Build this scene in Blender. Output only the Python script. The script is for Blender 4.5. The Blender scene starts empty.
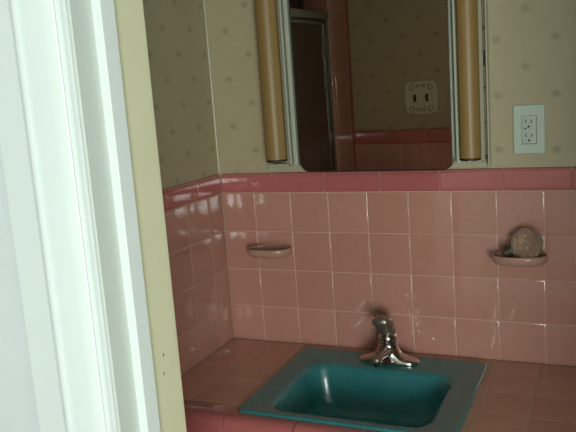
import bpy, bmesh, math, random
from mathutils import Vector, Matrix
random.seed(7)
S = bpy.context.scene
COL = S.collection
PI = math.pi

# ------------------------------------------------------------------ camera
cam = bpy.data.cameras.new('camera')
co = bpy.data.objects.new('camera', cam); COL.objects.link(co)
Rv = Vector((0.9130866, 0.40149562, -0.07123296)).normalized()
Uv = Vector((-0.00602763, 0.18796161, 0.98215788)).normalized()
Fv = Vector((-0.40771115, 0.89636583, -0.17404529)).normalized()
m = Matrix((Rv, Uv, -Fv)).transposed().to_4x4()
m.translation = Vector((1.00647884, -1.77534736, 1.52640685))
co.matrix_world = m
cam.sensor_width = 36.0
cam.lens = 731.36 / 576 * 36.0
cam.clip_start = 0.02
S.camera = co

# ------------------------------------------------------------------ world, light, exposure
w = bpy.data.worlds.new('world'); S.world = w; w.use_nodes = True
bg = w.node_tree.nodes['Background']
bg.inputs[0].default_value = (0.80, 0.92, 1.0, 1); bg.inputs[1].default_value = 0.5
def area(name, loc, target, sx, sy, power, color):
    l = bpy.data.lights.new(name, 'AREA'); l.shape = 'RECTANGLE'; l.size = sx; l.size_y = sy
    l.energy = power; l.color = color
    o = bpy.data.objects.new(name, l); COL.objects.link(o)
    o.location = loc
    o.rotation_euler = (Vector(target) - Vector(loc)).to_track_quat('-Z', 'Y').to_euler()
    return o
area('daylight_at_hall_window', (1.95, -3.37, 1.25), (1.9, 0, 1.12), 0.85, 1.0, 67, (0.91, 1.0, 0.95))
S.view_settings.view_transform = 'Standard'
S.view_settings.look = 'None'
S.view_settings.exposure = 0.0
S.view_settings.gamma = 1.0
S.view_settings.use_curve_mapping = False

# ------------------------------------------------------------------ materials
def lin(r, g, b):
    f = lambda c: (c/255)/12.92 if c/255 <= 0.04045 else (((c/255)+0.055)/1.055)**2.4
    return (f(r), f(g), f(b), 1)
class NT:
    def __init__(s, name):
        s.m = bpy.data.materials.new(name); s.m.use_nodes = True
        s.t = s.m.node_tree; s.b = s.t.nodes['Principled BSDF']
    def n(s, typ, **kw):
        k = s.t.nodes.new(typ)
        for a, v in kw.items(): setattr(k, a, v)
        return k
    def l(s, a, b): s.t.links.new(a, b)
    def math(s, op, a, b=None, c=None):
        k = s.n('ShaderNodeMath', operation=op)
        for i, v in enumerate((a, b, c)):
            if v is None: continue
            if isinstance(v, (int, float)): k.inputs[i].default_value = v
            else: s.l(v, k.inputs[i])
        return k.outputs[0]
    def noise(s, scale, detail=3, vec=None, rough=0.5):
        k = s.n('ShaderNodeTexNoise'); k.inputs['Scale'].default_value = scale
        k.inputs['Detail'].default_value = detail; k.inputs['Roughness'].default_value = rough
        if vec is None:
            vec = s.n('ShaderNodeTexCoord').outputs['Object']
        s.l(vec, k.inputs['Vector']); return k.outputs['Fac']
    def mix(s, fac, a, b):
        k = s.n('ShaderNodeMix', data_type='RGBA')
        if isinstance(fac, (int, float)): k.inputs[0].default_value = fac
        else: s.l(fac, k.inputs[0])
        for i, v in ((6, a), (7, b)):
            if isinstance(v, tuple): k.inputs[i].default_value = v
            else: s.l(v, k.inputs[i])
        return k.outputs[2]
    def ramp(s, fac, p0, p1, c0=(0,0,0,1), c1=(1,1,1,1)):
        k = s.n('ShaderNodeValToRGB'); e = k.color_ramp.elements
        e[0].position = p0; e[1].position = p1; e[0].color = c0; e[1].color = c1
        s.l(fac, k.inputs[0]); return k.outputs[0]
    def bump(s, h, strength, dist):
        k = s.n('ShaderNodeBump'); k.inputs['Strength'].default_value = strength
        k.inputs['Distance'].default_value = dist
        s.l(h, k.inputs['Height']); s.l(k.outputs[0], s.b.inputs['Normal'])
    def set(s, **kw):
        for a, v in kw.items():
            i = s.b.inputs[a.replace('_', ' ')]
            if hasattr(v, 'is_linked') or hasattr(v, 'links'): s.l(v, i)
            else: i.default_value = v

def painted(name, c1, c2=None, rough=0.4, scale=9, bstr=0.15, **kw):
    t = NT(name); c2 = c2 or tuple(0.9*x for x in c1[:3]) + (1,)
    t.set(Base_Color=t.mix(t.noise(scale, 4), c1, c2), Roughness=rough, **kw)
    if bstr: t.bump(t.noise(scale*6, 3), bstr, 0.002)
    return t.m

def tile_mat(name, c1, c2, rough=0.13):
    t = NT(name)
    g = t.n('ShaderNodeNewGeometry')
    c = t.mix(g.outputs['Random Per Island'], c1, c2)
    c = t.mix(t.math('MULTIPLY', t.ramp(t.noise(55, 4), 0.5, 0.75), 0.22), c, tuple(0.72*x for x in c1[:3]) + (1,))
    t.set(Base_Color=c, Roughness=rough, Coat_Weight=0.5, Coat_Roughness=0.02)
    t.bump(t.noise(26, 2), 0.5, 0.0018)
    return t.m

M = {}
M['tile'] = tile_mat('glazed_pink_tile', (0.45, 0.215, 0.165, 1), (0.49, 0.24, 0.185, 1), 0.11)
M['border'] = tile_mat('glazed_rose_border_tile', (0.42, 0.118, 0.110, 1), (0.46, 0.135, 0.127, 1), 0.10)
M['ctile'] = tile_mat('glazed_counter_tile', (0.48, 0.22, 0.15, 1), (0.54, 0.26, 0.18, 1), 0.2)
M['grout'] = painted('pale_grout', (0.60, 0.385, 0.29, 1), (0.44, 0.26, 0.20, 1), 0.85, 30, 0.3)
M['white'] = painted('white_gloss_paint', (0.80, 0.86, 0.84, 1), (0.76, 0.82, 0.81, 1), 0.32, 5, 0.05)
M['cream'] = painted('cream_paint', (0.77, 0.74, 0.52, 1), (0.70, 0.68, 0.46, 1), 0.45, 12, 0.1)
M['jamb'] = painted('shaded_jamb_paint', (0.62, 0.67, 0.62, 1), (0.58, 0.63, 0.58, 1), 0.45, 8, 0.1)  # shade of the outer reveal put into the paint colour
M['hallwall'] = painted('hall_wall_paint', (0.72, 0.78, 0.79, 1), None, 0.7, 6, 0.1)
M['ceiling'] = painted('ceiling_paint', (0.82, 0.80, 0.74, 1), None, 0.9, 14, 0.3)
M['enamel'] = painted('aged_enamel', (0.44, 0.41, 0.29, 1), (0.38, 0.35, 0.235, 1), 0.35, 25, 0.1)
M['chipped'] = painted('worn_metal_rail', (0.20, 0.18, 0.10, 1), (0.13, 0.115, 0.06, 1), 0.5, 40, 0.3)
M['plate'] = painted('outlet_plate_plastic', (0.50, 0.58, 0.49, 1), (0.48, 0.56, 0.47, 1), 0.35, 10, 0)
M['ivory'] = painted('ivory_plastic', (0.66, 0.65, 0.52, 1), (0.52, 0.50, 0.38, 1), 0.3, 60, 0)
M['relief'] = painted('darker_relief', (0.20, 0.18, 0.12, 1), (0.30, 0.28, 0.20, 1), 0.4, 60, 0)  # scrolls coloured darker than the ivory plate
M['dark'] = painted('dark_slot', (0.012, 0.010, 0.008, 1), (0.02, 0.016, 0.012, 1), 0.5, 20, 0)
M['brown'] = painted('dark_brown_toggle', (0.03, 0.022, 0.015, 1), None, 0.35, 20, 0)
M['soap'] = painted('pink_ceramic', (0.44, 0.25, 0.20, 1), (0.40, 0.22, 0.17, 1), 0.15, 30, 0.05)
M['wood'] = painted('painted_cabinet_wood', (0.42, 0.30, 0.24, 1), None, 0.5, 12, 0.1)
M['strip'] = painted('pale_strip_enamel', (0.46, 0.48, 0.38, 1), (0.40, 0.42, 0.33, 1), 0.4, 15, 0)
M['darkmirror'] = painted('mirror_edge_black', (0.02, 0.025, 0.02, 1), None, 0.3, 20, 0)
M['floor'] = tile_mat('floor_tile', (0.30, 0.16, 0.13, 1), (0.34, 0.2, 0.16, 1), 0.4)
M['hallfloor'] = painted('hall_floor_boards', (0.30, 0.20, 0.12, 1), (0.22, 0.14, 0.08, 1), 0.5, 7, 0.1)
t = NT('chrome'); t.set(Base_Color=(0.56, 0.52, 0.47, 1), Metallic=1.0, Roughness=t.math('ADD', t.math('MULTIPLY', t.noise(60, 3), 0.14), 0.06)); M['chrome'] = t.m
t = NT('cloudy_chrome'); t.set(Base_Color=(0.34, 0.28, 0.235, 1), Metallic=0.85, Roughness=t.math('ADD', t.math('MULTIPLY', t.noise(90, 4), 0.3), 0.22)); M['dullchrome'] = t.m
t = NT('bright_aluminium'); t.set(Base_Color=(0.62, 0.68, 0.64, 1), Metallic=0.9, Roughness=t.math('ADD', t.math('MULTIPLY', t.noise(60, 3), 0.1), 0.22)); M['alu'] = t.m
t = NT('dull_aluminium'); t.set(Base_Color=(0.20, 0.18, 0.14, 1), Metallic=0.8, Roughness=t.math('ADD', t.math('MULTIPLY', t.noise(60, 3), 0.1), 0.35)); M['alu2'] = t.m
t = NT('mirror_silver'); t.set(Base_Color=t.mix(t.ramp(t.noise(5, 5), 0.55, 0.8), (0.94, 0.95, 0.90, 1), (0.88, 0.88, 0.82, 1)), Metallic=1.0, Roughness=0.015); M['mirror'] = t.m
t = NT('amber_plastic')
tc = t.n('ShaderNodeTexCoord'); mp = t.n('ShaderNodeMapping'); mp.inputs['Scale'].default_value = (160, 160, 1.5)
t.l(tc.outputs['Object'], mp.inputs['Vector'])
t.set(Base_Color=t.mix(t.noise(1.0, 3, mp.outputs[0]), (0.32, 0.20, 0.068, 1), (0.21, 0.125, 0.038, 1)), Roughness=0.45); M['amber'] = t.m
t = NT('teal_enamel')
t.set(Base_Color=t.mix(t.ramp(t.noise(14, 5), 0.45, 0.8), (0.026, 0.185, 0.195, 1), (0.045, 0.21, 0.215, 1)), Roughness=t.math('ADD', t.math('MULTIPLY', t.noise(30, 4), 0.12), 0.20), Coat_Weight=0.45, Coat_Roughness=0.12)
t.bump(t.noise(12, 2), 0.08, 0.001); M['teal'] = t.m
t = NT('dimpled_glass'); t.set(Base_Color=(0.62, 0.56, 0.47, 1), Roughness=0.05, Transmission_Weight=0.97, IOR=1.45)
vo = t.n('ShaderNodeTexVoronoi'); vo.inputs['Scale'].default_value = 170; t.l(t.n('ShaderNodeTexCoord').outputs['Object'], vo.inputs['Vector'])
M['glass'] = t.m
t = NT('pebbled_bronze_glass'); t.set(Base_Color=(0.10, 0.055, 0.035, 1), Roughness=0.22, Transmission_Weight=0.35, IOR=1.45)
t.bump(t.noise(150, 2), 0.4, 0.002); M['showerglass'] = t.m

def wallpaper(name, axis, u0, v0, pu=0.0641, pv=0.1275, shear=0.0):
    t = NT(name)
    tc = t.n('ShaderNodeTexCoord'); sp = t.n('ShaderNodeSeparateXYZ'); t.l(tc.outputs['Object'], sp.inputs[0])
    nz = t.n('ShaderNodeTexNoise'); nz.inputs['Scale'].default_value = 130; nz.inputs['Detail'].default_value = 2
    t.l(tc.outputs['Object'], nz.inputs['Vector'])
    ns = t.n('ShaderNodeSeparateColor'); t.l(nz.outputs['Color'], ns.inputs[0])
    wob = lambda k, a: t.math('MULTIPLY', t.math('SUBTRACT', ns.outputs[k], 0.5), a)
    u = t.math('ADD', t.math('SUBTRACT', sp.outputs[axis], u0), wob(0, 0.010))
    v = t.math('ADD', t.math('SUBTRACT', sp.outputs['Z'], v0), wob(1, 0.010))
    v = t.math('ADD', v, t.math('MULTIPLY', sp.outputs[axis], shear))
    def dist(du, dv):
        a = t.math('PINGPONG', t.math('SUBTRACT', u, du), pu)          # period 2*pu
        b = t.math('PINGPONG', t.math('SUBTRACT', v, dv), pv/2)
        # slanted little leaf: elongated sideways
        return t.math('SQRT', t.math('ADD', t.math('POWER', t.math('DIVIDE', a, 1.25), 2), t.math('POWER', b, 2)))
    d = t.math('MINIMUM', dist(0, 0), dist(pu, pv/2))
    mask = t.ramp(d, 0.0035, 0.0105, (1,1,1,1), (0,0,0,1))
    mask = t.math('MULTIPLY', mask, t.ramp(t.noise(260, 2, tc.outputs['Object']), 0.35, 0.6, (0.45,0.45,0.45,1), (1,1,1,1)))
    base = t.mix(t.noise(7, 4, tc.outputs['Object']), (0.435, 0.372, 0.235, 1), (0.40, 0.338, 0.21, 1))
    base = t.mix(t.math('MULTIPLY', t.ramp(t.noise(70, 3, tc.outputs['Object']), 0.55, 0.75), 0.35), base, (0.48, 0.415, 0.275, 1))
    t.set(Base_Color=t.mix(t.math('MULTIPLY', mask, 0.62), base, (0.19, 0.17, 0.115, 1)), Roughness=0.55)
    t.bump(t.noise(240, 2, tc.outputs['Object']), 0.12, 0.001)
    return t.m
M['paper_back'] = wallpaper('floral_wallpaper_back', 'X', 0.050, 1.685, shear=0.03)
M['paper_left'] = wallpaper('floral_wallpaper_left', 'Y', -0.206, 1.690)
M['paper_front'] = wallpaper('floral_wallpaper_front', 'X', 0.145, 1.735, pu=0.062)

# ------------------------------------------------------------------ mesh helpers
def link(name, bm, mats, parent=None, smooth=None, bevel=None):
    me = bpy.data.meshes.new(name); bmesh.ops.recalc_face_normals(bm, faces=bm.faces)
    bm.to_mesh(me); bm.free()
    if not isinstance(mats, (list, tuple)): mats = [mats]
    for x in mats: me.materials.append(x)
    o = bpy.data.objects.new(name, me); COL.objects.link(o)
    if parent: o.parent = parent
    if bevel:
        b = o.modifiers.new('bevel', 'BEVEL'); b.width = bevel; b.segments = 3; b.limit_method = 'ANGLE'
        b.angle_limit = math.radians(40)
    if smooth is not None:
        for p in me.polygons: p.use_smooth = True
        try: me.set_sharp_from_angle(angle=math.radians(smooth))
        except Exception: pass
    return o
def struct(o):
    o['kind'] = 'structure'; return o
def tag(o, label, cat, group=None):
    o['label'] = label; o['category'] = cat
    if group: o['group'] = group
    return o
def thing(name, label, cat, loc=(0, 0, 0), group=None):
    o = bpy.data.objects.new(name, None); COL.objects.link(o); o.location = loc; o.empty_display_size = 0.05
    return tag(o, label, cat, group)
def plabel(o, l): o['label'] = l; return o
def box(bm, x0, x1, y0, y1, z0, z1, mi=0):
    v = [bm.verts.new((x, y, z)) for x in (x0, x1) for y in (y0, y1) for z in (z0, z1)]
    for q in ((0,1,3,2), (4,6,7,5), (0,4,5,1), (2,3,7,6), (0,2,6,4), (1,5,7,3)):
        f = bm.faces.new([v[i] for i in q]); f.material_index = mi
def B(*a):
    bm = bmesh.new(); box(bm, *a); return bm
def boxes(l):
    bm = bmesh.new()
    for a in l: box(bm, *a)
    return bm
def rings(bm, rr, cap0=True, cap1=True, mi=0, closed=True):
    vs = [[bm.verts.new(p) for p in r] for r in rr]
    n = len(rr[0])
    for a, b in zip(vs, vs[1:]):
        for i in range(n if closed else n-1):
            f = bm.faces.new((a[i], a[(i+1) % n], b[(i+1) % n], b[i])); f.material_index = mi
    if cap0: bm.faces.new(vs[0]).material_index = mi
    if cap1: bm.faces.new(vs[-1]).material_index = mi
    return vs
def rrect(x0, x1, y0, y1, r, z, k=8):
    out = []
    for cx, cy, a0 in ((x1-r, y1-r, 0), (x0+r, y1-r, 90), (x0+r, y0+r, 180), (x1-r, y0+r, 270)):
        for i in range(k+1):
            a = math.radians(a0 + 90*i/k); out.append((cx + r*math.cos(a), cy + r*math.sin(a), z))
    return out
def ell(cx, cy, a, b, z, n=48, p=2.0):
    out = []
    for i in range(n):
        t_ = 2*PI*i/n; c, s = math.cos(t_), math.sin(t_)
        out.append((cx + a*math.copysign(abs(c)**(2/p), c), cy + b*math.copysign(abs(s)**(2/p), s), z))
    return out
def tube_ring(c, d, a, b=None, n=32, up=Vector((0, 0, 1)), p=2.0):
    b = a if b is None else b
    d = Vector(d).normalized(); s = d.cross(up)
    s = Vector((1, 0, 0)) if s.length < 1e-4 else s.normalized(); u = s.cross(d).normalized()
    out = []
    for i in range(n):
        t_ = 2*PI*i/n; cc, ss = math.cos(t_), math.sin(t_)
        out.append(tuple(Vector(c) + s*a*math.copysign(abs(cc)**(2/p), cc) + u*b*math.copysign(abs(ss)**(2/p), ss)))
    return out
def lathe(bm, c, prof, n=40, axis=(0, 0, 1)):
    c = Vector(c); ax = Vector(axis).normalized()
    rings(bm, [tube_ring(c + ax*h, ax, r, n=n) for r, h in prof])

# tiles: rects (u0,u1,v0,v1) on a plane; P(u,v,n) gives a point
def tiles(P, rects, slab, gap=0.0008, mats=None, crown=0.0, g=0.0009):
    bm = bmesh.new()
    u0, u1, v0, v1 = slab[:4]
    hole = slab[4] if len(slab) > 4 else None
    def slabbox(a, b, c, d):
        v = [bm.verts.new(P(x, y, n)) for x in (a, b) for y in (c, d) for n in (-0.0078, -g)]
        for q in ((0,1,3,2), (4,6,7,5), (0,4,5,1), (2,3,7,6), (0,2,6,4), (1,5,7,3)):
            bm.faces.new([v[i] for i in q]).material_index = 1
    if hole:
        a, b, c, d = hole
        slabbox(u0, a, v0, v1); slabbox(b, u1, v0, v1); slabbox(a, b, d, v1)
        if c > v0 + 1e-4: slabbox(a, b, v0, c)
    else: slabbox(u0, u1, v0, v1)
    for (a, b, c, d) in rects:
        if b-a < 0.004 or d-c < 0.004: continue
        a += gap; b -= gap; c += gap; d -= gap
        j = [random.uniform(-0.00022, 0.00022) for _ in range(2)]; k0 = random.uniform(-0.0001, 0.0001)
        prof = [(0, -0.004), (0, -0.0014), (0.0005, -0.0006), (0.0014, -0.0001), (0.0028, 0.0001)]
        rr = []
        for ins, n in prof:
            rr.append([P(x, y, n + k0*(ins > 0) + (j[0]*(x-a)/(b-a) + j[1]*(y-c)/(d-c))*(n > -0.003))
                       for x, y in ((a+ins, c+ins), (b-ins, c+ins), (b-ins, d-ins), (a+ins, d-ins))])
        rings(bm, rr, cap0=False)
    return bm
def grid(us, vs):
    return [(a, b, c, d) for a, b in zip(us, us[1:]) for c, d in zip(vs, vs[1:])]
def liner(P, joints, z0, h, ext=0.0078):
    """rounded border course: joints along u, from z0 up, top edge rolled back to the wall"""
    bm = bmesh.new()
    box_pts = []
    for a, b in zip(joints, joints[1:]):
        if b - a < 0.004: continue
        a += 0.0008; b -= 0.0008
        def prof(u, s):     # s: end inset
            pts = [(0.0012+s, -ext), (0.0012+s, -0.0012+0.0006-s), (0.0030, 0.0014-s), (0.010, 0.0022-s), (0.030, 0.0022-s)]
            n = 8; r = ext
            for i in range(n+1):
                t_ = PI/2*i/n
                pts.append((h - r - 0.006 + (r+0.006)*math.sin(t_) - s, -ext + (ext+0.0022-s)*math.cos(t_)))
            return [P(u, z0+zz, nn) for zz, nn in pts]
        rings(bm, [prof(a, 0.0012), prof(a+0.0011, 0), prof(b-0.0011, 0), prof(b, 0.0012)])
    u0, u1 = joints[0], joints[-1]
    v = [bm.verts.new(P(x, y, n)) for x in (u0, u1) for y in (z0, z0+h-0.0035) for n in (-ext, -0.0008)]
    for q in ((0,1,3,2), (4,6,7,5), (0,4,5,1), (2,3,7,6), (0,2,6,4), (1,5,7,3)):
        bm.faces.new([v[i] for i in q]).material_index = 1
    return bm

T = 0.108; ZC = 0.82; Z0 = 1.2456; BH = 0.0545
XR = 1.45; YF = -0.92; CEIL = 2.36
WT = 0.008            # wall surfaces lie 8 mm behind tile faces
# ------------------------------------------------------------------ room shell
struct(link('wall_back', B(-0.95, XR+0.1, WT, 0.11, 0, CEIL), M['paper_back']))
struct(link('wall_left', B(-0.10, -WT, -0.435, WT, 0, CEIL), M['paper_left']))
struct(link('wall_right', B(XR, XR+0.1, YF-0.1, WT, 0, CEIL), M['paper_left']))
struct(link('floor', B(-0.95, XR+0.1, YF-0.15, 0.11, -0.05, 0), M['floor']))
struct(link('ceiling', B(-0.95, XR+0.1, YF-0.15, 0.11, CEIL, CEIL+0.05), M['ceiling']))
# wall with the doorway: bathroom skin papered, hall side painted
DX0, DX1, DZ = 0.42, 1.21, 2.04
bm = boxes([(-0.95, DX0-0.006, -0.985, YF, 0, CEIL), (DX1+0.006, XR, -0.985, YF, 0, CEIL), (DX0-0.006, DX1+0.006, -0.985, YF, DZ, CEIL)])
struct(link('wall_front', bm, M['paper_front']))
bm = boxes([(-0.95, DX0-0.006, -1.045, -0.985, 0, CEIL), (DX1+0.006, 2.9, -1.045, -0.985, 0, CEIL), (DX0-0.006, DX1+0.006, -1.045, -0.985, DZ, CEIL)])
struct(link('wall_hall_north', bm, M['hallwall']))
# hall
struct(link('floor_hall', B(-0.95, 2.9, -3.45, YF-0.15, -0.05, 0), M['hallfloor']))
struct(link('ceiling_hall', B(-0.95, 2.9, -3.45, YF-0.15, CEIL, CEIL+0.05), M['ceiling']))
struct(link('wall_hall_west', B(-1.05, -0.95, -3.45, -1.0, 0, CEIL), M['hallwall']))
struct(link('wall_hall_east', B(2.9, 3.0, -3.45, -1.0, 0, CEIL), M['hallwall']))
wx0, wx1, wz0, wz1 = 1.50, 2.40, 0.70, 1.90
bm = boxes([(-1.05, wx0, -3.55, -3.45, 0, CEIL), (wx1, 3.0, -3.55, -3.45, 0, CEIL), (wx0, wx1, -3.55, -3.45, 0, wz0), (wx0, wx1, -3.55, -3.45, wz1, CEIL)])
struct(link('wall_hall_south', bm, M['hallwall']))
bm = boxes([(wx0, wx0+0.05, -3.53, -3.46, wz0, wz1), (wx1-0.05, wx1, -3.53, -3.46, wz0, wz1), (wx0, wx1, -3.53, -3.46, wz0, wz0+0.05),
            (wx0, wx1, -3.53, -3.46, wz1-0.05, wz1), (wx0, wx1, -3.51, -3.48, 1.28, 1.32)])
struct(link('window_1', bm, M['white'], bevel=0.003))

# door lining: stepped jamb (cream inner half, stop, outer reveal) each side and the head
def lining(name, mat, y0, y1, t_in):
    bm = bmesh.new()
    box(bm, DX0-0.006, DX0+t_in, y0, y1, 0, DZ); box(bm, DX1-t_in, DX1+0.006, y0, y1, 0, DZ)
    box(bm, DX0-0.006, DX1+0.006, y0, y1, DZ-0.001-t_in, DZ+0.006)
    return struct(link(name, bm, mat, bevel=0.0018))
lining('trim_1', M['cream'], -0.990, -0.912, 0.0)
lining('trim_2', M['jamb'], -1.062, -0.990, 0.0)
lining('trim_3', M['white'], -1.020, -0.990, 0.012)
# cream-painted nail holes
bm = bmesh.new()
for z, y in ((1.163, -0.949), (1.136, -0.952)):
    rings(bm, [tube_ring((DX0+0.0002, y, z), (1, 0, 0), 0.0011, 0.0026, n=12), tube_ring((DX0+0.0006, y, z), (1, 0, 0), 0.0009, 0.0022, n=12)])
struct(link('trim_4', bm, M['dark']))
# moulded casing on the hall side, profile in (offset from opening, forward)
def casing(name, side, x, mat):
    # profile points: distance outward from the opening edge, projection towards the hall (-y)
    pr = [(0.0, 0.0), (0.0, 0.013), (0.002, 0.0155), (0.007, 0.0165), (0.0105, 0.0155), (0.012, 0.012), (0.0145, 0.0115), (0.016, 0.0145),
          (0.0185, 0.0155), (0.0215, 0.0145), (0.024, 0.0165), (0.040, 0.0185), (0.062, 0.0200), (0.0655, 0.0200), (0.0668, 0.0165), (0.069, 0.0165), (0.0705, 0.0225),
          (0.075, 0.0245), (0.079, 0.0240), (0.083, 0.0210), (0.088, 0.0195), (0.120, 0.0185), (0.133, 0.0170), (0.135, 0.0)]
    bm = bmesh.new()
    y = -1.045
    sg = -1 if side == 'L' else 1
    top = lambda d: DZ + d
    r0 = [(x + sg*d, y - p, 0.0) for d, p in pr]
    r1 = [(x + sg*d, y - p, DZ + d) for d, p in pr]
    rings(bm, [r0, r1])
    return bm, pr
bmL, pr = casing('c', 'L', DX0-0.004, None)
struct(link('trim_5', bmL, M['white'], smooth=35))
bmR, pr = casing('c', 'R', DX1+0.004, None)
struct(link('trim_6', bmR, M['white'], smooth=35))
bm = bmesh.new()
rings(bm, [[(DX0-0.004-d, -1.045-p, DZ+d) for d, p in pr], [(DX1+0.004+d, -1.045-p, DZ+d) for d, p in pr]])
struct(link('trim_7', bm, M['white'], smooth=35))

# tiled wainscot: back wall
PB = lambda u, v, n: (u, -n, v)
XJ = [0.0005] + [0.1015 + T*i for i in range(0, 13)]; XJ = [x for x in XJ if x < XR] + [XR-0.0005]
ZJ = [ZC + 0.0005] + [Z0 - T*3, Z0 - T*2, Z0 - T, Z0]
o = link('wall_back_tiling', tiles(PB, grid(XJ, ZJ), (0, XR, ZC+0.0005, Z0)), [M['tile'], M['grout']], smooth=30); struct(o)
o.name = 'trim_8'
BJ = [0.002] + [0.158 + 0.1518*i for i in range(9)]; BJ = [x for x in BJ if x < XR] + [XR-0.0005]
struct(link('trim_9', liner(PB, BJ, Z0, BH), [M['border'], M['grout']], smooth=45))
# left wall (faces +x); u runs along -y
PL = lambda u, v, n: (n, -u, v)
YJ = [0.0005] + [0.0798 + T*i for i in range(4)] + [0.4345]
struct(link('trim_10', tiles(PL, grid(YJ, ZJ), (0, 0.435, ZC+0.0005, Z0)), [M['tile'], M['grout']], smooth=30))
for f in (): pass
struct(link('trim_11', liner(PL, [0.002, 0.128, 0.28, 0.4345], Z0, BH), [M['border'], M['grout']], smooth=45))
# end of the stub wall and pier beside the shower door, tiled
PE = lambda u, v, n: (-u, -0.435 - n - WT, v)
struct(link('trim_12', tiles(PE, grid([0.0, 0.05, 0.10], [0.0005 + T*i for i in range(20)]), (0, 0.10, 0, 0.0005 + T*19)), [M['tile'], M['grout']], smooth=30))
# pier x=-0.1..0, y -0.745..-0.92
struct(link('wall_pier', B(-0.10, -WT, YF, -0.763, 0, CEIL), M['paper_left']))
PP = lambda u, v, n: (n, -u, v)
zz = [0.0005 + 0.05 + T*i for i in range(20)]
struct(link('trim_13', tiles(PP, grid([0.7555, 0.780, 0.886], zz), (0.7555, 0.888, 0, zz[-1])), [M['tile'], M['grout']], smooth=30))
struct(link('trim_14', tiles(PP, grid([0.888, 0.9195], [0.0005+0.152*i for i in range(14)]), (0.888, 0.9195, 0, 0.152*13)), [M['border'], M['grout']], smooth=30))
PPe = lambda u, v, n: (-u, -0.763 + n + WT, v)
struct(link('trim_15', tiles(PPe, grid([0.0, 0.1], zz), (0, 0.1, 0, zz[-1])), [M['tile'], M['grout']], smooth=30))
# tiling on the doorway wall seen in the mirror
PF = lambda u, v, n: (u, YF + n + WT, v)
zf = 1.288
xs = [0.001] + [0.075 + T*i for i in range(3)] + [0.405]
struct(link('trim_16', tiles(PF, grid(xs, [zf-T*k for k in range(11, -1, -1)]), (0, 0.405, zf-T*11.9, zf)), [M['tile'], M['grout']], smooth=30))
struct(link('trim_17', liner(PF, [0.001, 0.14, 0.292, 0.405], zf, BH), [M['border'], M['grout']], smooth=45))
# thin cream casing on the bathroom side of the doorway
struct(link('trim_18', boxes([(0.406, DX0-0.0005, -0.9198, -0.908, 0, DZ), (DX1+0.0005, DX1+0.05, -0.9198, -0.908, 0, DZ)]), M['cream'], bevel=0.002))

bm = bmesh.new(); rings(bm, [[(-WT, WT, z), (-WT+0.0028, WT, z), (-WT+0.0010, WT-0.0010, z), (-WT, WT-0.0028, z)] for z in (Z0+BH+0.001, CEIL)])
struct(link('trim_23', bm, M['enamel']))
# shower stall
struct(link('wall_shower_west', B(-1.05, -0.95, YF-0.1, 0.11, 0, CEIL), M['ceiling']))
PSW = lambda u, v, n: (-0.95 + WT + n, -u, v)
zs = [0.002 + T*i for i in range(21)]
struct(link('trim_19', tiles(PSW, grid([T*i for i in range(0, 9)], zs), (0, 0.9, 0, zs[-1])), [M['tile'], M['grout']], smooth=30))
PSN = lambda u, v, n: (-u, -n, v)
struct(link('trim_20', tiles(PSN, grid([0.102 + T*i for i in range(0, 8)], zs), (0.101, 0.94, 0, zs[-1])), [M['tile'], M['grout']], smooth=30))
PSS = lambda u, v, n: (-u, YF + n + WT, v)
struct(link('trim_21', tiles(PSS, grid([0.102 + T*i for i in range(0, 8)], zs), (0.101, 0.94, 0, zs[-1])), [M['tile'], M['grout']], smooth=30))
# shower door: metal frame, obscured bronze glass
sd = bpy.data.objects.new('door_1', None); COL.objects.link(sd); sd['kind'] = 'structure'
fy0, fy1, fz0, fz1 = -0.7535, -0.4445, 0.06, 1.772
link('door_frame', boxes([(-0.035, -0.002, fy0, fy0+0.008, fz0, fz1), (-0.035, -0.002, fy1-0.016, fy1, fz0, fz1), (-0.038, 0.001, fy0, fy1, fz1-0.026, fz1+0.0005), (-0.038, 0.001, fy0, fy1, fz0, fz0+0.03)]), M['alu2'], sd, bevel=0.002)
link('door_leaf_frame', boxes([(-0.028, -0.008, fy0+0.020, fy0+0.024, fz0+0.034, fz1-0.032), (-0.028, -0.008, fy1-0.036, fy1-0.020, fz0+0.034, fz1-0.032),
     (-0.028, -0.008, fy0+0.024, fy1-0.036, fz1-0.042, fz1-0.032), (-0.028, -0.008, fy0+0.024, fy1-0.036, fz0+0.034, fz0+0.050)]), M['alu2'], sd, bevel=0.002)
link('glass_panel', B(-0.021, -0.015, fy0+0.023, fy1-0.034, fz0+0.048, fz1-0.040), M['showerglass'], sd)
link('door_seal', boxes([(-0.03, -0.01, fy0+0.0085, fy0+0.0195, fz0+0.03, fz1-0.027), (-0.03, -0.01, fy0+0.016, fy1-0.016, fz1-0.0315, fz1-0.0265)]), M['dark'], sd)
link('door_handle', boxes([(-0.007, 0.018, fy1-0.030, fy1-0.024, 1.00, 1.12)]), M['chrome'], sd, bevel=0.002)
struct(link('trim_22', B(-0.10, 0.0, -0.754, -0.4445, 0.0, 0.0595), M['tile'], bevel=0.004))

# ------------------------------------------------------------------ vanity
SX0, SX1, SY0, SY1 = 0.236, 0.725, -0.440, -0.033     # sink outer rim
van = thing('bathroom_vanity', 'long pink tiled vanity counter that surrounds the teal sink', 'vanity', (0.7, -0.22, 0))
def vp(*a, **k):
    o = link(*a, **k); o.parent = van; o.matrix_parent_inverse = Matrix.Translation((-0.7, 0.22, 0)); return o
HX0, HX1, HY0, HY1 = SX0+0.03, SX1-0.03, -0.43, SY1-0.05
PC = lambda u, v, n: (u, v, ZC + n)
ys = [-0.4105, -0.4010, -0.3033, -0.1953, -0.0873, -0.0005]
xs = [0.0005, 0.1000]; rect = []
rect += grid([0.0005, 0.0995, 0.2075], ys)
rect += [(0.2075, 0.2235, a, b) for a, b in zip([-0.4105, -0.205], [-0.205, -0.0005])]         # narrow strip left of the sink
rect += [(0.2235, 0.737, -0.0205, -0.0005)]
rect += grid([0.737, 0.747], [-0.4105, -0.205, -0.0005])
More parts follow.
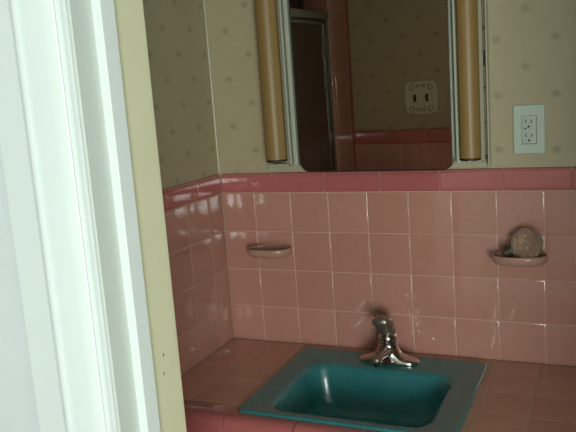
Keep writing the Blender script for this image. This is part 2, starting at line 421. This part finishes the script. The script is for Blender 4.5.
rect += grid([0.747, 0.848, 0.956, 1.064, 1.172, 1.280, 1.388, XR-0.001], ys)
bm = tiles(PC, rect, (0, XR, -0.4115, 0, (HX0, HX1, -0.4115, HY1)), gap=0.0015, g=0.0003)
vp('countertop', bm, [M['ctile'], M['grout']], smooth=30)
vp('counter_substrate', boxes([(0, HX0, -0.462, 0, 0.78, 0.812), (HX1, XR, -0.462, 0, 0.78, 0.812), (HX0, HX1, HY1, 0, 0.78, 0.812), (HX0, HX1, -0.462, HY0, 0.78, 0.812)]), M['wood'])
# rolled front edge trim in 6-inch pieces
bm = bmesh.new()
js = [0.001, 0.070, 0.222, 0.390] + [0.390 + 0.1518*i for i in range(1, 9)]; js = [j for j in js if j < XR] + [XR-0.001]
def eprof(x, s):
    pts = [(-0.4125, 0.8125), (-0.4125, 0.8192-s), (-0.414, 0.8203-s), (-0.446, 0.8205-s), (-0.452, 0.8215-s), (-0.460, 0.8222-s)]
    for i in range(1, 9):
        a = PI/2*i/8; pts.append((-0.460 - (0.021-s)*math.sin(a), 0.8012 + (0.021-s)*math.cos(a)))
    pts += [(-0.481+s, 0.765), (-0.479, 0.758), (-0.470, 0.757), (-0.464, 0.762), (-0.4635, 0.8125)]
    return [(x, y, z) for y, z in pts]
for a, b in zip(js, js[1:]):
    rings(bm, [eprof(a+0.0012, 0.0012), eprof(a+0.0024, 0), eprof(b-0.0024, 0), eprof(b-0.0012, 0.0012)])
vp('edge_trim', bm, M['border'], smooth=40)
bm = boxes([(0.001, XR-0.001, -0.477, -0.4637, 0.760, 0.80), (0.001, XR-0.001, -0.462, -0.413, 0.8122, 0.8182)])
vp('edge_grout', bm, M['grout'])
bm = boxes([(0.012, 0.03, -0.43, -0.012, 0.0, 0.779), (XR-0.02, XR-0.002, -0.43, -0.012, 0.0, 0.779), (0.03, XR-0.02, -0.44, -0.42, 0.70, 0.779),
            (0.03, XR-0.02, -0.40, -0.39, 0.0, 0.09), (0.03, XR-0.02, -0.43, -0.012, 0.09, 0.105)])
vp('cabinet_body', bm, M['wood'], bevel=0.002)
for i in range(3):
    a = 0.03 + i*0.466; d = vp('door', B(a+0.004, a+0.462, -0.458, -0.441, 0.11, 0.70), M['wood'], bevel=0.004)
    kb = bmesh.new(); lathe(kb, (a+0.06, -0.458, 0.6), [(0.006, 0), (0.006, 0.012), (0.015, 0.016), (0.016, 0.022), (0.010, 0.028), (0.002, 0.029)], n=20, axis=(0, -1, 0))
    k = link('knob', kb, M['chrome'], smooth=40); k.parent = d

# ------------------------------------------------------------------ sink
sink = thing('sink', 'rectangular teal enamel drop-in sink with rounded bowl, below the faucet', 'sink', (0.48, -0.24, ZC))
def R(ins, z, r): return rrect(SX0+ins, SX1-ins, SY0+ins, SY1-ins, r*0.8, z, 8)
def Bw(ins, z, r, dy=0.0): return rrect(0.293+ins, 0.670-ins, -0.4165+ins*0.55, -0.130-ins*(1+dy), r, z, 8)
rr = [R(0.012, 0.8215, 0.018), R(0.0, 0.8217, 0.028), R(-0.0005, 0.8245, 0.028), R(0.0005, 0.8262, 0.027), R(0.003, 0.8276, 0.025), R(0.008, 0.8281, 0.022), R(0.014, 0.8277, 0.018), R(0.018, 0.8273, 0.017), R(0.021, 0.8270, 0.016),
      Bw(-0.006, 0.8266, 0.046), Bw(-0.001, 0.8258, 0.048), Bw(0.004, 0.8238, 0.050), Bw(0.0085, 0.8200, 0.050), Bw(0.012, 0.814, 0.050), Bw(0.018, 0.79, 0.048), Bw(0.025, 0.765, 0.046),
      Bw(0.030, 0.745, 0.043), Bw(0.040, 0.731, 0.040), Bw(0.055, 0.722, 0.035), Bw(0.075, 0.718, 0.030), Bw(0.110, 0.715, 0.012)]
# outer skin of the bowl, giving it thickness
back = [Bw(0.110, 0.707, 0.012), Bw(0.060, 0.711, 0.035), Bw(0.030, 0.726, 0.043), Bw(0.012, 0.765, 0.045), Bw(0.002, 0.812, 0.048), Bw(-0.0055, 0.8195, 0.047), R(0.018, 0.8205, 0.012)]
dz = lambda L: [[(a, b, c-0.0022) for a, b, c in q] for q in L]
rr = dz(rr); back = dz(back)
bm = bmesh.new(); rings(bm, rr + back[0:] + [rr[0]], cap0=False, cap1=False)
# close the floor inside and outside with a drain well
bmesh.ops.remove_doubles(bm, verts=bm.verts, dist=1e-6)
rb = link('basin', bm, M['teal'], smooth=50); rb.parent = sink; rb.matrix_parent_inverse = sink.matrix_world.inverted(); rb.location = (0, 0, 0)
def child(o, p, loc):
    o.parent = p; o.matrix_parent_inverse = Matrix.Translation(-Vector(loc)); return o
SL = (0.48, -0.24, ZC); child(rb, sink, SL)
bm = bmesh.new()
rings(bm, dz([Bw(0.108, 0.7152, 0.012), Bw(0.118, 0.7145, 0.010), Bw(0.118, 0.7080, 0.010), Bw(0.108, 0.7075, 0.012)]))
child(link('basin_floor', bm, M['teal'], smooth=50), sink, SL)
bm = bmesh.new(); lathe(bm, (0.484, -0.27, 0.7128), [(0.023, 0), (0.0235, 0.002), (0.021, 0.0030), (0.017, 0.002), (0.015, 0.0035), (0.010, 0.006), (0.002, 0.0065)], n=32)
child(link('drain', bm, M['chrome'], smooth=40), sink, SL)

# ------------------------------------------------------------------ faucet
FX, FY, FZ = 0.487, -0.082, 0.8250
fa = thing('faucet', 'single-handle chrome faucet mounted on the back ledge of the teal sink', 'faucet', (FX, FY, FZ))
FL = (FX, FY, FZ)
bm = bmesh.new()
rings(bm, [ell(FX, FY, a, b, FZ+z, 56, p) for a, b, z, p in ((0.076, 0.0275, 0, 2.8), (0.0775, 0.029, 0.003, 2.8), (0.0765, 0.0285, 0.007, 2.8), (0.070, 0.027, 0.0105, 2.6), (0.052, 0.0265, 0.015, 2.4),
      (0.038, 0.026, 0.021, 2.2), (0.031, 0.0255, 0.028, 2.1), (0.0275, 0.025, 0.036, 2.0), (0.026, 0.0245, 0.044, 2.0), (0.0245, 0.0240, 0.050, 2.0), (0.020, 0.020, 0.053, 2.0))])
child(link('faucet_body', bm, M['chrome'], smooth=50), fa, FL)
bm = bmesh.new()
path = [((FX, FY-0.012, FZ+0.030), 0.0175, 0.015), ((FX-0.001, FY-0.030, FZ+0.036), 0.0165, 0.0125), ((FX-0.002, FY-0.055, FZ+0.039), 0.0148, 0.0105), ((FX-0.003, FY-0.072, FZ+0.0400), 0.0135, 0.0095),
        ((FX-0.004, FY-0.086, FZ+0.038), 0.0130, 0.0092), ((FX-0.004, FY-0.095, FZ+0.036), 0.0105, 0.0075), ((FX-0.004, FY-0.099, FZ+0.034), 0.0045, 0.0030)]
rr = []
for i, (c, a, b) in enumerate(path):
    d = Vector(path[min(i+1, len(path)-1)][0]) - Vector(path[max(i-1, 0)][0]); rr.append(tube_ring(c, d, a, b, n=28, p=2.4))
rings(bm, rr); child(link('spout', bm, M['dullchrome'], smooth=60), fa, FL)
bm = bmesh.new(); lathe(bm, (FX-0.004, FY-0.083, FZ+0.019), [(0.0085, 0), (0.0105, 0.0005), (0.0112, 0.003), (0.0112, 0.010), (0.0118, 0.0115), (0.0118, 0.016), (0.010, 0.020)], n=28)
child(link('aerator', bm, M['chrome'], smooth=40), fa, FL)
bm = bmesh.new(); lathe(bm, (FX, FY, FZ+0.051), [(0.0225, 0), (0.0240, 0.002), (0.0240, 0.006), (0.0225, 0.0075), (0.0240, 0.010), (0.0238, 0.015), (0.0215, 0.0205), (0.0175, 0.0245), (0.012, 0.027)], n=36)
child(link('dome_cap', bm, M['chrome'], smooth=40), fa, FL)
bm = bmesh.new()
hp = [((FX, FY+0.004, FZ+0.074), 0.0190, 0.017), ((FX-0.001, FY+0.002, FZ+0.083), 0.0205, 0.018), ((FX-0.0065, FY-0.001, FZ+0.091), 0.0225, 0.0190), ((FX-0.005, FY-0.006, FZ+0.100), 0.0225, 0.0200), ((FX-0.006, FY-0.012, FZ+0.108), 0.0240, 0.0210),
      ((FX-0.007, FY-0.017, FZ+0.116), 0.0225, 0.0180), ((FX-0.007, FY-0.021, FZ+0.122), 0.0175, 0.0130), ((FX-0.007, FY-0.023, FZ+0.125), 0.009, 0.006)]
rings(bm, [tube_ring(c, (0, -0.25, 1), a, b, n=30, p=2.6) for c, a, b in hp])
child(link('handle', bm, M['dullchrome'], smooth=60), fa, FL)
bm = bmesh.new()   # lever lip facing the bowl
lp = [((FX-0.0065, FY-0.012, FZ+0.109), 0.0225, 0.0140), ((FX-0.0065, FY-0.024, FZ+0.112), 0.0230, 0.0140), ((FX-0.0065, FY-0.036, FZ+0.115), 0.0205, 0.0125), ((FX-0.0065, FY-0.042, FZ+0.117), 0.0150, 0.0070)]
rings(bm, [tube_ring(c, (0, -1, 0.2), a, b, n=30, p=2.5) for c, a, b in lp])
child(link('lever', bm, M['dullchrome'], smooth=60), fa, FL)

# ------------------------------------------------------------------ soap dishes (wall-hung ceramic)
def soap_dish(cx, zt, label):
    loc = (cx, -0.001, zt-0.03)
    t = thing('soap_dish', label, 'soap dish', loc, 'pink ceramic wall soap dishes')
    cy = -0.0435
    prof = [(0.040, 0.024, -0.0235), (0.053, 0.033, -0.0220), (0.060, 0.0385, -0.0175), (0.0630, 0.0412, -0.011), (0.0635, 0.042, -0.006), (0.0630, 0.0418, -0.001), (0.0605, 0.0395, 0.0005), (0.0580, 0.0370, -0.0008),
            (0.0568, 0.0358, -0.005), (0.055, 0.034, -0.011), (0.046, 0.027, -0.0155), (0.025, 0.012, -0.0165)]
    bm = bmesh.new(); rings(bm, [ell(cx, cy, a, b, zt+z, 56, 2.25) for a, b, z in prof])
    child(link('dish', bm, M['soap'], smooth=60), t, loc)
    bm = bmesh.new()   # wall mount plate
    rings(bm, [[(cx + a*c, -y, zt-0.014 + b*s) for c, s in [(math.copysign(abs(math.cos(q))**0.6, math.cos(q)), math.copysign(abs(math.sin(q))**0.6, math.sin(q))) for q in [2*PI*i/40 for i in range(40)]]]
               for a, b, y in ((0.047, 0.022, 0.0003), (0.047, 0.022, 0.003), (0.043, 0.018, 0.006))])
    child(link('wall_mount', bm, M['soap'], smooth=50), t, loc)
    bm = bmesh.new()
    for dx in (-0.018, 0, 0.018):
        rings(bm, [tube_ring((cx+dx, cy-0.020, zt-0.0152), (0, 1, 0), 0.0022, 0.0030, n=10), tube_ring((cx+dx, cy+0.020, zt-0.0152), (0, 1, 0), 0.0022, 0.0030, n=10)])
    child(link('drain_ridges', bm, M['soap'], smooth=60), t, loc)
    return t
soap_dish(0.156, 1.1035, 'empty pink ceramic soap dish on the tiles near the left corner')
soap_dish(0.804, 1.1030, 'pink ceramic soap dish below the outlet, holding a glass globe')

# glass globe lying in the right dish
gc = Vector((0.822, -0.0445, 1.1293)); GR = 0.0368
gl = thing('glass_globe', 'round dimpled clear glass globe with dark metal neck in the right soap dish', 'glass globe', tuple(gc))
ax = Vector((-0.90, -0.12, -0.40)).normalized()
bm = bmesh.new()
rl = []
NS, NRG = 120, 66
for k in range(NRG):
    a = 0.02 + (PI-0.42)*k/(NRG-1)
    ring = tube_ring(gc - ax*(GR*math.cos(a)), ax, GR*math.sin(a), n=NS)
    f = min(1, math.sin(a)*1.6)
    ring = [tuple(gc + (Vector(p)-gc)*(1 - 0.055*f*(0.5+0.5*math.cos(2*PI*i/NS*20))*(0.5+0.5*math.cos(a*20)))) for i, p in enumerate(ring)]
    rl.append(ring)
rl += [tube_ring(gc + ax*h, ax, r_, n=NS) for r_, h in ((0.0137, 0.0365), (0.0135, 0.043))]
rings(bm, rl)
child(link('globe', bm, M['glass'], smooth=60), gl, gc)
bm = bmesh.new()
pr_ = [(0.0150, 0.0375)]
for i in range(5): pr_ += [(0.0152, 0.0385+i*0.0032), (0.0136, 0.0400+i*0.0032)]
pr_ += [(0.0150, 0.0545), (0.0100, 0.0560)]
lathe(bm, gc, pr_, n=30, axis=ax)
c_ = child(link('metal_neck', bm, M['alu2'], smooth=30), gl, gc)

# ------------------------------------------------------------------ outlet
ot = thing('wall_outlet', 'white rectangular double outlet with two sockets on the wallpaper', 'outlet', (0.8245, WT, 1.389))
OL = (0.8245, WT, 1.389)
yw = WT
bm = bmesh.new()
def vr(x0, x1, z0, z1, r, y): return [(a, y, b) for a, b, _ in rrect(x0, x1, z0, z1, r, 0, 5)]
rings(bm, [vr(0.789, 0.860, 1.332, 1.446, 0.003, yw-0.0003), vr(0.789, 0.860, 1.332, 1.446, 0.003, yw-0.004), vr(0.791, 0.858, 1.334, 1.444, 0.003, yw-0.0062)])
child(link('cover_plate', bm, M['plate'], smooth=30), ot, OL)
bm = bmesh.new()
rings(bm, [vr(0.8082, 0.8414, 1.3550, 1.4212, 0.0015, yw-0.0060), vr(0.8082, 0.8414, 1.3550, 1.4212, 0.0015, yw-0.0066)])
child(link('socket_gap', bm, M['dark']), ot, OL)
for zc_ in (1.4045, 1.3725):
    bm = bmesh.new()
    rings(bm, [vr(0.8087, 0.8403, zc_-0.0163, zc_+0.0163, 0.0012, yw-0.0062), vr(0.8087, 0.8403, zc_-0.0163, zc_+0.0163, 0.0012, yw-0.0076), vr(0.8095, 0.8395, zc_-0.0155, zc_+0.0155, 0.0012, yw-0.0082)])
    s_ = child(link('socket', bm, M['plate'], smooth=30), ot, OL)
    bm = bmesh.new()
    box(bm, 0.8170, 0.8190, yw-0.0090, yw-0.0080, zc_-0.001, zc_+0.0075); box(bm, 0.8297, 0.8317, yw-0.0090, yw-0.0080, zc_-0.001, zc_+0.0065)
    lathe(bm, (0.8243, yw-0.0080, zc_-0.0085), [(0.0026, 0), (0.0026, 0.001)], n=16, axis=(0, -1, 0))
    k_ = child(link('socket_slots', bm, M['dark']), s_, (0, 0, 0)); k_.matrix_parent_inverse = Matrix.Identity(4)
for z_ in (1.3855, 1.3915):
    child(link('test_button', B(0.8150, 0.8190, yw-0.0094, yw-0.0080, z_-0.0018, z_+0.0018), M['brown'] if z_ > 1.389 else M['plate'], bevel=0.0004), ot, OL)

# ------------------------------------------------------------------ switch plate (seen in the mirror)
sw = thing('light_switch', 'ivory scalloped double light switch plate reflected in the mirror', 'light switch', (0.269, YF, 1.452))
WL = (0.269, YF, 1.452)
bm = bmesh.new()
def scal(k, y, s=1.0):
    out = []
    for i in range(96):
        t_ = 2*PI*i/96; c, s_ = math.cos(t_), math.sin(t_)
        r = 1 + 0.016*math.cos(12*t_)*s
        out.append((0.269 + (0.0625+k)*r*math.copysign(abs(c)**0.42, c), y, 1.452 + (0.0600+k)*r*math.copysign(abs(s_)**0.42, s_)))
    return out
rings(bm, [scal(0, YF+0.0003), scal(0, YF+0.0035), scal(-0.003, YF+0.0065), scal(-0.008, YF+0.0062), scal(-0.012, YF+0.0050, 0.3)])
child(link('scalloped_plate', bm, M['ivory'], smooth=50), sw, WL)
def scroll(cx, cz, r0, a0, turns, sg):
    bm = bmesh.new()
    pts = []
    for i in range(24):
        f = i/23; a = a0 + sg*turns*2*PI*f; r = r0*(1-0.75*f); pts.append(Vector((cx + r*math.cos(a), YF+0.0055, cz + r*math.sin(a))))
    rg = []
    for i, p in enumerate(pts):
        d = pts[min(i+1, 23)] - pts[max(i-1, 0)]; rg.append(tube_ring(p, d, 0.0021*(1-0.5*i/23), n=8, up=Vector((0, 1, 0))))
    rings(bm, rg); child(link('scroll_relief', bm, M['relief'], smooth=60), sw, WL)
for sx in (-1, 1):
    for sz in (-1, 1):
        scroll(0.269+sx*0.038, 1.452+sz*0.038, 0.013, PI/2 if sz > 0 else -PI/2, 1.1, sx*sz)
    scroll(0.269+sx*0.012, 1.452-0.038, 0.010, 0 if sx < 0 else PI, 0.9, sx)
    scroll(0.269+sx*0.012, 1.452+0.040, 0.008, 0 if sx < 0 else PI, 0.9, -sx)
for sx in (-1, 1):
    x_ = 0.269 + sx*0.0225
    child(link('toggle', boxes([(x_-0.0050, x_+0.0050, YF+0.0045, YF+0.0075, 1.452-0.013, 1.452+0.013), (x_-0.0035, x_+0.0035, YF+0.0070, YF+0.018, 1.452-0.002, 1.452+0.006)]), M['brown'], bevel=0.0008), sw, WL)

# ------------------------------------------------------------------ medicine cabinet: mirror door and lamps
MZ0, MZ1 = 1.3045, 1.955
mc = thing('medicine_cabinet', 'mirrored medicine cabinet between two amber lamp tubes above the pink tiles', 'medicine cabinet', (0.45, WT, MZ0))
CL = (0.45, WT, MZ0)
cp = lambda *a, **k: child(link(*a, **k), mc, CL)
plabel(cp('back_plate', B(0.150, 0.7375, -0.0045, WT-0.0003, 1.3035, 1.975), M['enamel'], bevel=0.002), 'aged cream metal back plate')
cp('cabinet_box', B(0.2600, 0.650, -0.018, -0.0046, 1.316, 1.955), M['enamel'], bevel=0.001)
cp('side_rail', boxes([(0.2290, 0.2345, -0.030, -0.0046, 1.325, 1.97)]), M['strip'], bevel=0.0008)
cp('side_rail', B(0.2400, 0.2515, -0.031, -0.0046, 1.321, 1.97), M['strip'], bevel=0.002)
cp('side_rail', boxes([(0.6625, 0.6720, -0.030, -0.0046, 1.318, 1.97)]), M['strip'], bevel=0.001)
rl_ = cp('side_rail', B(0.7270, 0.7315, -0.0110, -0.0046, 1.3150, 1.97), M['chipped'])
cp('side_rail', B(0.7335, 0.7372, -0.018, -0.0046, 1.308, 1.97), M['enamel'], bevel=0.0008)
for z_, h_ in ((1.562, 0.014), (1.548, 0.008), (1.627, 0.004), (1.491, 0.003), (1.41, 0.002), (1.330, 0.006)):
    bm = bmesh.new(); rings(bm, [[(a, -0.0112, b) for a, b, _ in rrect(0.7272, 0.7312, z_-h_, z_+h_, 0.0015, 0, 3)], [(a, -0.0120, b) for a, b, _ in rrect(0.7275, 0.7308, z_-h_*0.9, z_+h_*0.9, 0.0012, 0, 3)]])
    cp('rust_chip', bm, M['dark'])
# mirror door, ajar about three degrees, hinged on its left
TH = math.radians(3.25); HXm, HYm = 0.2575, -0.029
def mp_(u, z, n):      # u along door, n towards the viewer
    return (HXm + u*math.cos(TH) - n*math.sin(TH), HYm - u*math.sin(TH) - n*math.cos(TH), z)
MW = 0.4025
def mring(ins, n, r):
    return [mp_(a, b, n) for a, b, _ in rrect(ins, MW-ins, MZ0+ins, MZ1-ins, r, 0, 8)]
bm = bmesh.new(); rings(bm, [mring(0.0, -0.010, 0.028), mring(0.0, 0.0010, 0.028), mring(0.0010, 0.0016, 0.027), mring(0.0024, 0.0016, 0.0256), mring(0.0030, 0.0004, 0.025)], cap1=False)
fr = cp('mirror_frame', bm, M['darkmirror'], smooth=40)
bm = bmesh.new(); rings(bm, [mring(0.0030, -0.004, 0.025), mring(0.0030, 0.0006, 0.025)], cap0=False)
cp('mirror_glass', bm, M['mirror'])
bm = bmesh.new()
v0 = [mp_(MW+0.0006, MZ0+0.03, -0.008), mp_(MW+0.0026, MZ0+0.03, -0.008), mp_(MW+0.0026, MZ0+0.03, 0.002), mp_(MW+0.0006, MZ0+0.03, 0.002)]
rings(bm, [v0, [(a, b, MZ1-0.03) for a, b, _ in v0]]); cp('edge_strip', bm, M['strip'])
for a_, b_ in ((0.168, 0.225), (0.672, 0.722)):
    cp('lamp_tray', boxes([(a_, b_, -0.030, -0.0046, 1.3195, 1.3215), (a_, b_, -0.030, -0.0285, 1.3215, 1.3265)]), M['enamel'], bevel=0.0006)
# lamp tubes
def lamp(cx, cy, r, zb, lab):
    bm = bmesh.new(); lathe(bm, (cx, cy, zb), [(r*0.93, 0.0), (r, 0.002), (r, 0.600), (r*0.93, 0.602)], n=48)
    L = plabel(cp('lamp_shade', bm, M['amber'], smooth=40), lab)
    bm = bmesh.new(); lathe(bm, (cx, cy, zb-0.0055), [(r*0.90, 0.0), (r*1.0, 0.0012), (r*1.0, 0.0042), (r*0.90, 0.0054)], n=40)
    e = link('end_cap', bm, M['dark'], smooth=40); e.parent = L; e.matrix_parent_inverse = L.matrix_parent_inverse.copy()
    e.matrix_parent_inverse = Matrix.Identity(4)
    bm = bmesh.new(); lathe(bm, (cx, cy-r*0.75, zb-0.0075), [(0.0022, 0.0), (0.0036, 0.0012), (0.0036, 0.0040), (0.002, 0.006)], n=16)
    box(bm, cx-0.004, cx+0.014, cy-r*0.72, -0.0046, zb-0.0080, zb-0.0060)
    s = link('bracket', bm, M['chrome'], smooth=30); s.parent = L
    return L
lamp(0.1940, -0.0335, 0.0285, 1.3395, 'amber tube left of the mirror')
lamp(0.6960, -0.0330, 0.0248, 1.3305, 'amber tube right of the mirror')
